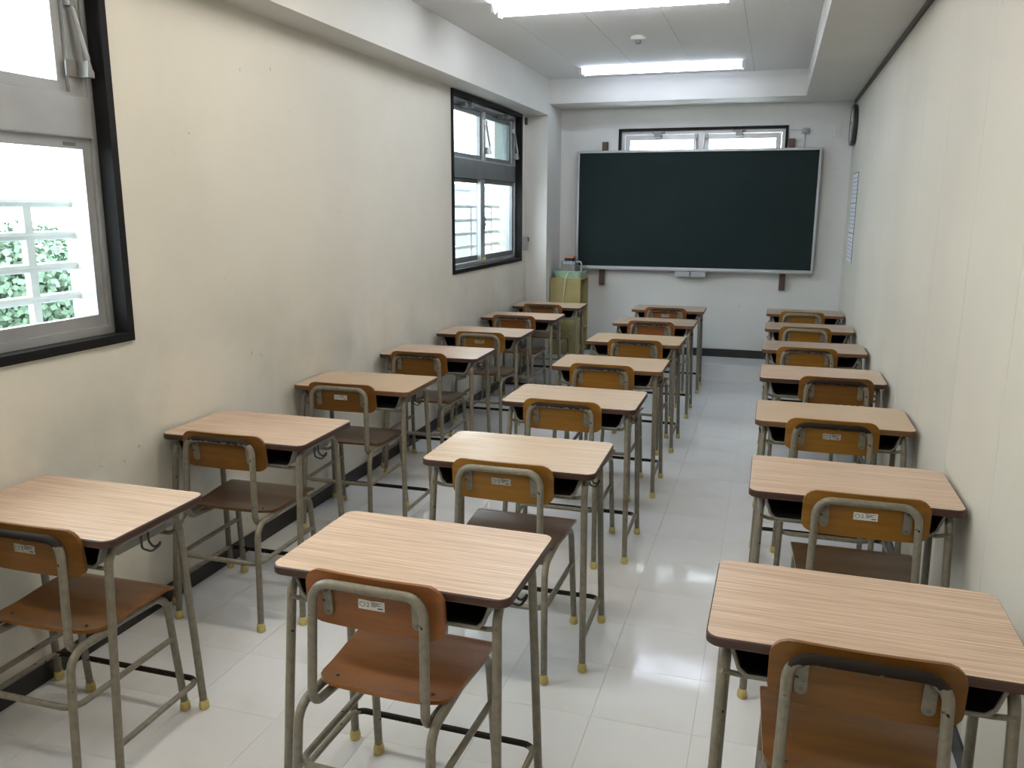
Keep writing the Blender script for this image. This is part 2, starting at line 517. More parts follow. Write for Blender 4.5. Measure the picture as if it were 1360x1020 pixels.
# ---- walls
W1Y, W2Y, WZ0, WW, WH = 0.72, 5.58, 1.05, 1.70, 1.27
wl = MB()
edges = [YB - .05, W1Y, W1Y + WW, W2Y, W2Y + WW, YF + .2]
for a, b in ((0, 1), (2, 3), (4, 5)):
    wl.box(XL - WALL_T, XL, edges[a], edges[b], -0.1, ZC + .1)
for a in (1, 3):
    wl.box(XL - WALL_T, XL, edges[a], edges[a + 1], -0.1, WZ0)
    wl.box(XL - WALL_T, XL, edges[a], edges[a + 1], WZ0 + WH, ZC + .1)
struct(wl.obj('wall_left', 'plaster', smooth=False))

W3X, W3W, W3Z0, W3H = -1.436, 1.495, 1.50, 0.735
wf = MB()
wf.box(XL, W3X, YF, YF + .2, -0.1, ZC + .1)
wf.box(W3X + W3W, XR + .15, YF, YF + .2, -0.1, ZC + .1)
wf.box(W3X, W3X + W3W, YF, YF + .2, -0.1, W3Z0)
wf.box(W3X, W3X + W3W, YF, YF + .2, W3Z0 + W3H, ZC + .1)
struct(wf.obj('wall_far', 'farwall', smooth=False))

struct(MB().box(XL - .2, XR + .2, YB - .15, YB, -0.1, ZC + .1).obj('wall_back', 'plaster', smooth=False))

wr = struct(MB().box(XR + .0075, XR + .15, YB - .05, YF + .2, -0.1, ZC + .1).obj('wall_right', 'joint', smooth=False))
py = [YB] + [2.36 + 0.597 * k for k in range(-7, 12) if YB + .05 < 2.36 + 0.597 * k < YF - .05] + [YF]
for i in range(len(py) - 1):
    MB().box(XR, XR + .007, py[i] + .0008, py[i + 1] - .0008, 0, ZS).obj('panel', 'panel', wr, smooth=False)

# ---- beams, pillar, soffit
struct(MB().box(XL, XB, YB, 7.45, ZB, ZC).obj('ceiling_beam', 'beam', smooth=False))
struct(MB().box(XL, XB, 7.45, YF, 0, ZC).obj('wall_pillar', 'beam', smooth=False))
struct(MB().box(XB, XS, YBM, YF, ZS, ZC).obj('ceiling_beam', 'beam', smooth=False))
struct(MB().box(XS, XR, YB, YF, ZS, ZC).obj('ceiling_soffit', 'beam', smooth=False))

# ---- skirting and top trim
struct(MB().box(XL, XL + .008, YB, 7.45, 0, 0.075, 0, .002).obj('baseboard_left', 'black', smooth=False))
struct(MB().box(XR - .008, XR, YB, YP, 0, 0.075, 0, .002).obj('baseboard_right', 'black', smooth=False))
struct(MB().box(XB, XR, YF - .008, YF, ZP, ZP + 0.075, 0, .002).obj('baseboard_far', 'black', smooth=False))
struct(MB().box(XR - .014, XR, YB, YF - .02, ZS - .030, ZS, 0, .002).obj('trim_1', 'trim', smooth=False))

# ================================================================ WINDOWS
# window local frame: X along the wall, Y outwards, Z up; (0,0,0) = lower left corner at the wall face
def frame_ring(mb, x0, x1, z0, z1, y0, y1, t, tb=None, mi=0):
    tb = tb or t
    mb.box(x0, x0 + t, y0, y1, z0, z1, mi); mb.box(x1 - t, x1, y0, y1, z0, z1, mi)
    mb.box(x0 + t, x1 - t, y0, y1, z0, z0 + tb, mi); mb.box(x0 + t, x1 - t, y0, y1, z1 - t, z1, mi)
    return mb

def sash(parent, x0, x1, z0, z1, y, t, tb, m, glass='glass', tl=None):
    f = MB()
    f.box(x0, x0 + (tl or t), y, y + .026, z0, z1); f.box(x1 - t, x1, y, y + .026, z0, z1)
    f.box(x0 + (tl or t), x1 - t, y, y + .026, z0, z0 + tb); f.box(x0 + (tl or t), x1 - t, y, y + .026, z1 - t, z1)
    so = f.obj('sash', m, parent, smooth=False)
    MB().box(x0 + (tl or t) - .004, x1 - t + .004, y + .011, y + .015, z0 + tb - .004, z1 - t + .004).obj('pane', glass, so, smooth=False)
    return so

def stay(parent, x, z_top, z_bot, y):
    g = MB()
    g.tube([(x, y - .014, z_top), (x + .034, y - .040, z_bot)], .0055, n=8)
    g.tube([(x + .004, y - .017, z_top - .020), (x + .028, y - .036, z_bot + .035)], .0085, n=8)
    g.box(x - .034, x + .016, y - .004, y + .002, z_bot - .022, z_bot + .030)
    g.prism([(x + .010, z_bot - .022), (x + .040, z_bot - .022), (x + .040, z_bot - .004), (x + .016, z_bot + .030)], 'y', y - .046, y - .002)
    g.box(x - .012, x + .012, y - .022, y + .002, z_top - .014, z_top + .022)
    return g.obj('stay_arm', 'steel', parent)

def tall_window(n, y0, dark):
    win = bpy.data.objects.new('window_%d' % n, None)
    C.objects.link(win)
    win.location = (XL, y0, WZ0); win.rotation_euler = (0, 0, math.pi / 2)
    win['kind'] = 'structure'
    w, h = WW, WH
    a, b = ('alu_dark', 'alu') if dark else ('alu', 'alu')
    frame_ring(MB(), 0, w, 0, h, -.012, .075, .030).obj('casing', 'casing', win, smooth=False)
    fr = MB()
    frame_ring(fr, .030, w - .030, .030, h - .030, .045, .125, .022, .028)
    fr.box(.052, w - .052, .050, .120, .822, .834)                 # rail over the transom
    fr.box(.82, .866, .046, .120, .834, 1.198)                     # upper mullion
    fr.box(w - .118, w - .052, .052, .118, .834, 1.198)            # wide upper jamb that carries the stay
    fr.obj('frame', 'alu', win, smooth=False)
    MB().box(.052, w - .052, .038, .115, .690, .822, 0, .004).obj('transom_panel', a, win, smooth=False)
    MB().box(.052, w - .052, .050, .120, 1.198, h - .052).obj('header_panel', a, win, smooth=False)
    sash(win, .054, .818, .836, 1.196, .066, .034, .030, a)
    sash(win, .868, w - .120, .836, 1.196, .066, .034, .030, a, 'glass_teal' if dark else 'glass')
    sash(win, .052, .870, .058, .690, .090, .034, .040, a)
    r = sash(win, .772, w - .052, .058, .690, .058, .034, .040, a, tl=.100)
    for xx in (.36, 1.22):
        MB().box(xx - .05, xx + .07, .008, .050, 1.185, 1.212).box(xx + .03, xx + .075, -.012, .03, 1.185, 1.222) \
            .obj('roller_bracket', 'alu_dark', win, smooth=False)
    stay(win, .838, 1.115, .905, .046)
    stay(win, w - .098, 1.115, .905, .050)
    MB().box(.7715, .8725, .0565, .0845, .0575, .6905).obj('meeting_stile', 'alu', r, smooth=False)
    lk = MB().box(.826, .848, .040, .0565, .30, .40, 0, .003)
    lk.tube([(.837, .045, .345), (.812, .028, .335), (.795, .026, .350)], .007, n=8)
    lk.obj('crescent_lock', 'steel', win)
    MB().box(.812, .838, .030, .058, .040, .075, 0, .003).tube([(.825, .040, .075), (.825, .036, .100)], .005, n=8) \
        .obj('sill_latch', 'brass', win)
    if not dark:
        MB().box(w - .165, w - .115, .0562, .0584, .664, .675).obj('maker_plate', 'alu_dark', win, smooth=False)
    return win

tall_window(1, W1Y, False)
tall_window(2, W2Y, True)

# window behind the chalkboard
w3 = bpy.data.objects.new('window_3', None)
C.objects.link(w3)
w3.location = (W3X, YF, W3Z0); w3['kind'] = 'structure'
frame_ring(MB(), 0, W3W, 0, W3H, -.012, .06, .022).obj('casing', 'casing', w3, smooth=False)
f3 = MB()
frame_ring(f3, .022, W3W - .022, .022, W3H - .022, .035, .10, .030)
f3.box(W3W / 2 - .022, W3W / 2 + .022, .020, .10, .05, W3H - .05)
f3.obj('frame', 'alu', w3, smooth=False)
sash(w3, .055, W3W / 2 - .024, .055, W3H - .055, .050, .045, .045, 'alu')
sash(w3, W3W / 2 + .024, W3W - .055, .055, W3H - .055, .050, .045, .045, 'alu')
for xx in (.36, 1.08):
    MB().box(xx - .030, xx + .030, -.030, .03, W3H - .085, W3H - .028).box(xx - .055, xx + .055, -.012, .02, W3H - .040, W3H - .026) \
        .obj('roller_bracket', 'alu_dark', w3, smooth=False)
for xx, s in ((W3W / 2 - .045, -1), (W3W / 2 + .045, 1)):
    g = MB().tube([(xx, .01, W3H - .075), (xx - s * .012, -.028, W3H - .19)], .007, n=8)
    g.box(xx - .014, xx + .014, .0, .05, W3H - .10, W3H - .055)
    g.obj('stay_arm', 'steel', w3)

# guard rails set in the window openings
def guard(y0, label):
    t = thing('guard_rail', label, 'railing', (XL - .225, y0, WZ0))
    for k, z in enumerate((.045, .155, .262, .370, .480)):
        MB().tube([(0, .002, z), (0, WW - .002, z)], .016, n=8).obj('bar', 'rail', t)
    for y in (.45, .98, 1.51):
        MB().box(-.012, .012, y - .016, y + .016, 0, .48).obj('post', 'rail', t, smooth=False)
    return t
guard(W1Y, 'white metal guard rail outside the window beside the rearmost desks')
guard(W2Y, 'white metal guard rail outside the window nearest the chalkboard')

# ================================================================ CHALKBOARD WALL
BX0, BX1, BZ0, BZ1, BY = -1.807, 0.348, 0.955, 2.040, YF - .075
cb = thing('chalkboard', 'wide dark green chalkboard in an aluminium frame hung over the window', 'chalkboard', ((BX0 + BX1) / 2, BY, BZ0))
bw, bh = BX1 - BX0, BZ1 - BZ0
MB().box(-bw / 2 + .018, bw / 2 - .018, .006, .022, .020, bh - .018).obj('writing_surface', 'board', cb, smooth=False)
fr = MB()
fr.box(-bw / 2, -bw / 2 + .022, -.004, .030, 0, bh, 0, .004).box(bw / 2 - .022, bw / 2, -.004, .030, 0, bh, 0, .004)
fr.box(-bw / 2 + .022, bw / 2 - .022, -.004, .030, bh - .022, bh, 0, .004)
fr.obj('frame', 'alu', cb, smooth=False)
MB().prism([(-.045, 0), (.030, 0), (.030, .028), (-.006, .028), (-.012, .014), (-.045, .014)], 'x', -bw / 2, bw / 2) \
    .obj('chalk_ledge', 'alu', cb, smooth=False)
for x in (-.790, -.645):
    d = MB().box(x - .068 - (BX0 + BX1) / 2, x + .068 - (BX0 + BX1) / 2, -.050, .030, -.052, -.004, 0, .004)
    d.obj('chalk_drawer', 'chalkbox', cb, smooth=False)
for x in (-1.556, 0.093):
    xx = x - (BX0 + BX1) / 2
    MB().box(xx - .026, xx + .026, .032, YF - BY - .001, .80 - BZ0, 2.12 - BZ0, 0, .002).obj('mounting_strip', 'strip', cb, smooth=False)

so = tag(MB().box(-.030, .030, -.030, 0, -.022, .022, 0, .004).tube([(0, -.008, -.02), (0, -.008, -.16)], .004, n=6)
         .tube([(-.03, -.012, .005), (-.14, -.006, .010)], .003, n=6)
         .obj('cord_box', 'chalkbox', smooth=True, loc=(.199, YF, 2.185)),
         'small grey cord box on the wall above the chalkboard corner', 'box')
sp = thing('wall_switch_plate', 'white wall plate with two rockers high beside the chalkboard', 'switch', (.455, YF, 2.18))
MB().box(-.036, .036, -.008, 0, -.060, .060, 0, .003).obj('plate', 'whiteplastic', sp, smooth=False)
for z in (-.026, .026):
    MB().box(-.018, .018, -.013, -.008, z - .020, z + .020, 0, .002).obj('rocker', 'whiteplastic', sp, smooth=False)

# clock and timetables on the panelled wall
ck = thing('wall_clock', 'round wall clock with black rim high on the panelled wall', 'clock', (XR, 7.70, 2.20))
MB().lathe([(.150, -.003), (.165, -.012), (.165, -.034), (.155, -.040), (.146, -.036)], n=40, axis='x').obj('case', 'darkplastic', ck)
MB().lathe([(.146, -.034), (.146, -.0365)], n=40, axis='x').obj('face', 'whiteplastic', ck)
MB().lathe([(.164, -.034), (.164, -.044), (.148, -.044), (.148, -.034)], n=40, axis='x').obj('bezel', 'steel', ck)
for (ang, ln, wd) in ((60, .075, .006), (-150, .11, .004)):
    a = math.radians(ang)
    p = [Vector((-.038, 0, 0)), Vector((-.038, ln * math.sin(a), ln * math.cos(a)))]
    MB().tube(p, wd / 2, n=6).obj('clock_hand', 'ink', ck)

SHEET = ['topmost', 'middle', 'lowest']
for k in range(3):
    z1 = 1.80 - k * .235
    s = thing('notice_sheet', 'white printed notice sheet on panelled wall below clock, %s of three' % SHEET[k], 'notice',
              (XR, 7.32, z1 - .228), 0, 'notice sheets below the clock')
    MB().box(-.0012, 0, -.235, .235, 0, .226).obj('sheet', 'paper', s, smooth=False)
    pr = MB()
    for c in range(5):
        for r_ in range(6):
            ln = random.uniform(.045, .075)
            yy = .20 - c * .088
            zz = .195 - r_ * .031
            pr.box(-.0016, -.0012, yy - ln, yy, zz - .010, zz)
    pr.obj('printed_text', 'print', s, smooth=False)
    MB().box(-.0030, 0, -.240, -.232, -.004, .230).box(-.0030, 0, -.232, .235, .226, .231).obj('border_strip', 'ink', s, smooth=False)

# window operator on the window wall
op = thing('window_operator', 'beige window opener box with cable up the wall beside pillar', 'window opener', (XL, 7.375, 1.14))
MB().box(0, .035, -.032, .032, 0, .125, 0, .004).obj('body', 'chalkbox', op, smooth=False)
MB().box(.035, .044, .005, .028, .080, .115, 0, .002).obj('crank_socket', 'rivet', op, smooth=False)
MB().tube([(.010, .012, .125), (.010, .012, 1.12)], .004, n=6).obj('cable', 'cable', op)
MB().tube([(.010, .012, 0), (.010, .014, -.60)], .0035, n=6).obj('lower_cable', 'cable', op)
MB().box(0, .02, -.004, .028, 1.10, 1.16, 0, .003).obj('cable_guide', 'darkplastic', op, smooth=False)

# ================================================================ SHELF CORNER
SX0, SX1, SY0, SY1, SZ1 = XB + .008, -1.690, 7.585, 7.935, .880
sh = thing('shelf_unit', 'yellow-green painted wooden shelf unit standing on the platform by pillar', 'shelf', ((SX0 + SX1) / 2, (SY0 + SY1) / 2, ZP))
hw, hd, hh = (SX1 - SX0) / 2, (SY1 - SY0) / 2, SZ1 - ZP
MB().box(-hw, hw, -hd, -hd + .018, 0, hh - .018).obj('side_panel', 'shelf', sh, smooth=False)
MB().box(-hw, hw, hd - .018, hd, 0, hh - .018).obj('side_panel', 'shelf', sh, smooth=False)
MB().box(-hw, hw, -hd, hd, hh - .018, hh, 0, .002).obj('top_panel', 'shelf', sh, smooth=False)
MB().box(-hw, -hw + .008, -hd + .018, hd - .018, 0, hh - .018).obj('back_panel', 'shelf', sh, smooth=False)
for z in (.03, .235, .44):
    MB().box(-hw + .008, hw - .004, -hd + .018, hd - .018, z, z + .018).obj('shelf_board', 'shelf', sh, smooth=False)
for k, (dy, th, hgt, z, m, lab) in enumerate((
        (.022, .020, .17, .458, 'blue', 'dark blue booklet upright on the upper board of shelf unit'),
        (.044, .014, .19, .458, 'sticker', 'white booklet upright on the upper board of shelf unit'),
        (.022, .030, .15, .253, 'paper', 'pale notebook upright on the lower board of shelf unit'))):
    b = tag(MB().box(-.13, .0, -th / 2, th / 2, 0, hgt, 0, .001).box(-.128, .0005, -th / 2 + .002, th / 2 - .002, .002, hgt + .0005, 1)
            .obj('booklet', [m, 'paper'], smooth=False,
                 loc=(SX1 - .012, SY0 + .018 + dy, ZP + z)), lab, 'booklet')

tb = thing('plastic_tray', 'pale green plastic tray on top of the shelf unit', 'tray', ((SX0 + SX1) / 2 + .01, SY0 + .155, SZ1))
o1, o2 = rrect(.235, .255, .025), rrect(.275, .295, .03)
i1, i2 = rrect(.225, .245, .022), rrect(.262, .282, .027)
n = len(o1)
vs = [(x, y, 0) for x, y in o1] + [(x, y, .062) for x, y in o2] + [(x, y, .062) for x, y in i2] + [(x, y, .005) for x, y in i1]
fs = [(k * n + i, k * n + (i + 1) % n, (k + 1) * n + (i + 1) % n, (k + 1) * n + i) for k in range(3) for i in range(n)]
fs += [tuple(range(n - 1, -1, -1)), tuple(3 * n + i for i in range(n))]
MB().add(vs, fs).obj('body', 'green', tb)
rim = MB()
p = [(x, y, .062) for x, y in rrect(.275, .295, .03)]
rim.tube(p + [p[0]], .004, n=6)
rim.obj('rim', 'green', tb)

cx_, cy_, cz_ = (SX0 + SX1) / 2 + .005, SY0 + .150, SZ1 + .0052
ec = thing('eraser_cleaner', 'grey electric chalk eraser cleaner standing in the green tray', 'eraser cleaner', (cx_, cy_, cz_))
MB().prism([(-.085, 0), (.085, 0), (.085, .118), (.070, .145), (-.070, .145), (-.085, .118)], 'x', -.070, .066).obj('body', 'cleaner', ec, smooth=False)
MB().box(-.050, .046, -.086, -.050, .118, .147, 0, .004).obj('top_plate', 'chalkbox', ec, smooth=False)
MB().tube([(.072, -.03, .02), (.118, -.03, .03), (.118, -.03, .150), (.055, -.03, .135)], .008, .03, n=8).obj('handle', 'chalkbox', ec)
MB().tube([(.02, -.085, .035), (.02, -.150, .050), (.0, -.172, .0), (-.025, -.172, -.25), (-.03, -.170, -.42)], .004, .02, n=6).obj('power_cord', 'cable', ec)
er = thing('board_eraser', 'navy and orange chalk eraser lying on the grey cleaner', 'eraser', (cx_ - .005, cy_ + .002, cz_ + .1475))
MB().box(-.036, .044, -.055, .055, 0, .026, 0, .004).obj('felt_pad', 'navy', er, smooth=False)
MB().box(-.030, .050, -.050, .050, .026, .042, 0, .005).obj('back', 'orange', er, smooth=False)

# ================================================================ CEILING LIGHTS
def ceiling_light(y, m, label):
    t = thing('ceiling_light', label, 'ceiling light', (-.950, y, ZC), 0, 'twin-tube ceiling lights')
    MB().prism([(-.075, 0), (-.034, -.022), (.034, -.022), (.075, 0)], 'x', -.640, .640).obj('housing', 'housing', t, smooth=False)
    for s in (-1, 1):
        for e in (-1, 1):
            MB().box(e * .634 - .010, e * .634 + .010, s * .062 - .017, s * .062 + .017, -.052, -.002, 0, .004).obj('socket', 'housing', t, smooth=False)
        MB().lathe([(.005, -.624), (.0155, -.620), (.0155, .620), (.005, .624)], s * .062, -.026, 16, axis='x').obj('tube', m, t)
    return t
ceiling_light(7.03, 'tube_cool', 'twin-tube fluorescent ceiling light in front of the far beam')
ceiling_light(4.79, 'tube_mid', 'twin-tube fluorescent ceiling light second from the chalkboard')
ceiling_light(2.59, 'tube_warm', 'twin-tube fluorescent ceiling light third from the chalkboard')
ceiling_light(0.39, 'tube_warm', 'twin-tube fluorescent ceiling light fourth from the chalkboard')

sd = thing('smoke_detector', 'small white smoke detector on the ceiling between the lights', 'smoke detector', (-.945, 5.84, ZC))
MB().lathe([(.048, 0), (.052, -.012), (.044, -.024), (.036, -.026)], n=24).obj('base', 'whiteplastic', sd)
MB().lathe([(.020, -.026), (.020, -.044), (.014, -.047)], n=16).obj('sensor', 'cleaner', sd)

# ================================================================ DESKS
TOP_H, TOP_W, TOP_D = 0.684, 0.600, 0.394
TR = 0.0115

def build_desk_meshes():
    D = {}
    o = rrect(TOP_W, TOP_D, .030, 6); i_ = rrect(TOP_W - .005, TOP_D - .005, .0285, 6)
    n = len(o)
    vs = [(x, y, TOP_H - .022) for x, y in i_] + [(x, y, TOP_H - .019) for x, y in o] + \
         [(x, y, TOP_H - .0028) for x, y in o] + [(x, y, TOP_H) for x, y in i_]
    mb = MB()
    mb.add(vs, [(k * n + i, k * n + (i + 1) % n, (k + 1) * n + (i + 1) % n, (k + 1) * n + i) for k in range(3) for i in range(n)], 1)
    mb.add(vs, [tuple(range(n - 1, -1, -1))], 1)
    mb.add(vs, [tuple(3 * n + i for i in range(n))], 0)
    D['tabletop'] = mb.mesh('tabletop', ['top_pink', 'edge'], True, 30)
    for s in (-1, 1):
        zt = TOP_H - .022 - TR
        xt, xb = s * .262, s * .278
        near = [(xb, -.213, .012), (xt, -.160, zt), (xt, -.03, zt)]
        far = [(xb, .141, .012), (xt, .110, zt), (xt, -.03, zt)]
        D['near%d' % s] = MB().tube(near, TR, .055, 12, k=6).mesh('leg', ['paint'])
        D['far%d' % s] = MB().tube(far, TR, .055, 12, k=6).mesh('leg', ['paint'])
        for nm, p in (('near', near), ('far', far)):
            a, b = Vector(p[0]), Vector(p[1])
            d = (b - a).normalized()
            f = MB().lathe([(.0135, 0), (.0155, .003), (.0155, .015), (.0132, .030), (.0122, .031)], p[0][0] - d.x * .3 * .04, p[0][1], 14)
            D['%sfoot%d' % (nm, s)] = f.mesh('rubber_foot', ['rubber'])
        # slotted side plate with a double hook
        D['plate%d' % s] = MB().box(s * .249 - .0012, s * .249 + .0012, -.115, .075, TOP_H - .075, TOP_H - .022) \
            .box(s * .2515, s * .2505, -.080, -.062, TOP_H - .052, TOP_H - .040, 1) \
            .box(s * .2515, s * .2505, -.012, .006, TOP_H - .052, TOP_H - .040, 1) \
            .box(s * .2515, s * .2505, .040, .058, TOP_H - .052, TOP_H - .040, 1).mesh('side_plate', ['traygrey', 'tray_in'], False)
        x = s * .2535
        hk = MB()
        hk.tube([(x, -.030, TOP_H - .042), (x, -.030, TOP_H - .090), (x + s * .016, -.012, TOP_H - .104),
                 (x + s * .026, .010, TOP_H - .092), (x + s * .026, .012, TOP_H - .082)], .0032, .014, 8)
        hk.tube([(x, -.002, TOP_H - .042), (x, -.002, TOP_H - .080), (x + s * .014, .002, TOP_H - .100),
                 (x + s * .028, .012, TOP_H - .084)], .0032, .014, 8)
        D['hook%d' % s] = hk.mesh('hook', ['hook'])
    # low stretcher: side, far bar, side in one bent tube
    zs = .100
    D['stretcher'] = MB().tube([(-.272, -.203, zs), (-.270, .136, zs), (.270, .136, zs), (.272, -.203, zs)], .0088, .035, 10, k=6).mesh('stretcher', ['paint_foot_worn'])
    # book tray: open towards the chair
    zt, zb = TOP_H - .024, TOP_H - .092
    outl = [(-.250, zt), (-.232, zb + .014), (-.216, zb), (.216, zb), (.232, zb + .014), (.250, zt)]
    inl = [(-.246, zt), (-.2285, zb + .0155), (-.2145, zb + .0035), (.2145, zb + .0035), (.2285, zb + .0155), (.246, zt)]
    y0, y1 = -.165, .150
    k = len(outl)
    tr = MB()
    vs = [(x, y0, z) for x, z in outl] + [(x, y1, z) for x, z in outl] + [(x, y0, z) for x, z in inl] + [(x, y1 - .003, z) for x, z in inl]
    tr.add(vs, [(i, i + 1, k + i + 1, k + i) for i in range(k - 1)], 1)
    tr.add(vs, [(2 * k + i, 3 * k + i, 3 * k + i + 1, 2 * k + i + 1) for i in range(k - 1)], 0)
    tr.add(vs, [(i, 2 * k + i, 2 * k + i + 1, i + 1) for i in range(k - 1)], 1)
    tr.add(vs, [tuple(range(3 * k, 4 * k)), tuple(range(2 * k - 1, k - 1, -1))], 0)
    me = tr.mesh('book_tray', ['tray_in', 'traygrey'], False)
    D['tray'] = me
    rl = MB()
    rl.tube([(x, y0, z) for x, z in outl], .0045, .012, 8)
    D['rim'] = rl.mesh('tray_rim', ['traygrey'])
    for q, (y, yl) in enumerate(((-.150, -.175), (.108, .118))):
        D['bar%d' % q] = MB().tube([(-.266, yl, zb + .010), (-.235, y, zb - .008), (.235, y, zb - .008), (.266, yl, zb + .010)], .0062, .02, 8).mesh('tray_bar', ['paint'])
    return D

DESK = build_desk_meshes()

def make_desk(x, y, rz, top, edge, label, group):
    t = thing('school_desk', label, 'desk', (x, y, 0), rz, group)
    o = link('tabletop', DESK['tabletop'], t)
    override(o, 0, top); override(o, 1, edge)
    for s in (-1, 1):
        for nm in ('near', 'far'):
            l = link('leg', DESK['%s%d' % (nm, s)], t)
            link('rubber_foot', DESK['%sfoot%d' % (nm, s)], l)
        pl = link('side_plate', DESK['plate%d' % s], t)
        link('hook', DESK['hook%d' % s], pl)
    link('stretcher', DESK['stretcher'], t)
    tr = link('book_tray', DESK['tray'], t)
    link('tray_rim', DESK['rim'], tr)
    link('tray_bar', DESK['bar0'], t)
    link('tray_bar', DESK['bar1'], t)
    return t

# ================================================================ CHAIRS
SEAT_Z = .424
def sheet(mb, cols, thick, mi=0):
    """cols: list of rows of 3D points (all same length) -> closed sheet thickened along the given offset vector"""
    r, c = len(cols), len(cols[0])
    vs = [p for row in cols for p in row]
    off = Vector(thick)
    vs2 = [tuple(Vector(p) + off) for p in vs]
    N = r * c
    fs = []
    for i in range(r - 1):
        for j in range(c - 1):
            a = i * c + j
            fs.append((a, a + 1, a + c + 1, a + c))
            fs.append((N + a, N + a + c, N + a + c + 1, N + a + 1))
    bd = [j for j in range(c)] + [i * c + c - 1 for i in range(1, r)] + \
         [(r - 1) * c + j for j in range(c - 2, -1, -1)] + [i * c for i in range(r - 2, 0, -1)]
    for i in range(len(bd)):
        a, b = bd[i], bd[(i + 1) % len(bd)]
        fs.append((a, N + a, N + b, b))
    mb.add(vs + vs2, fs, mi)
    return mb

BR_W, BR_H, BR_Z, BR_Y = .348, .136, .643, .088
def back_y(x, z):
    return BR_Y + .010 * (x / (BR_W / 2)) ** 2 - .10 * (z - BR_Z)

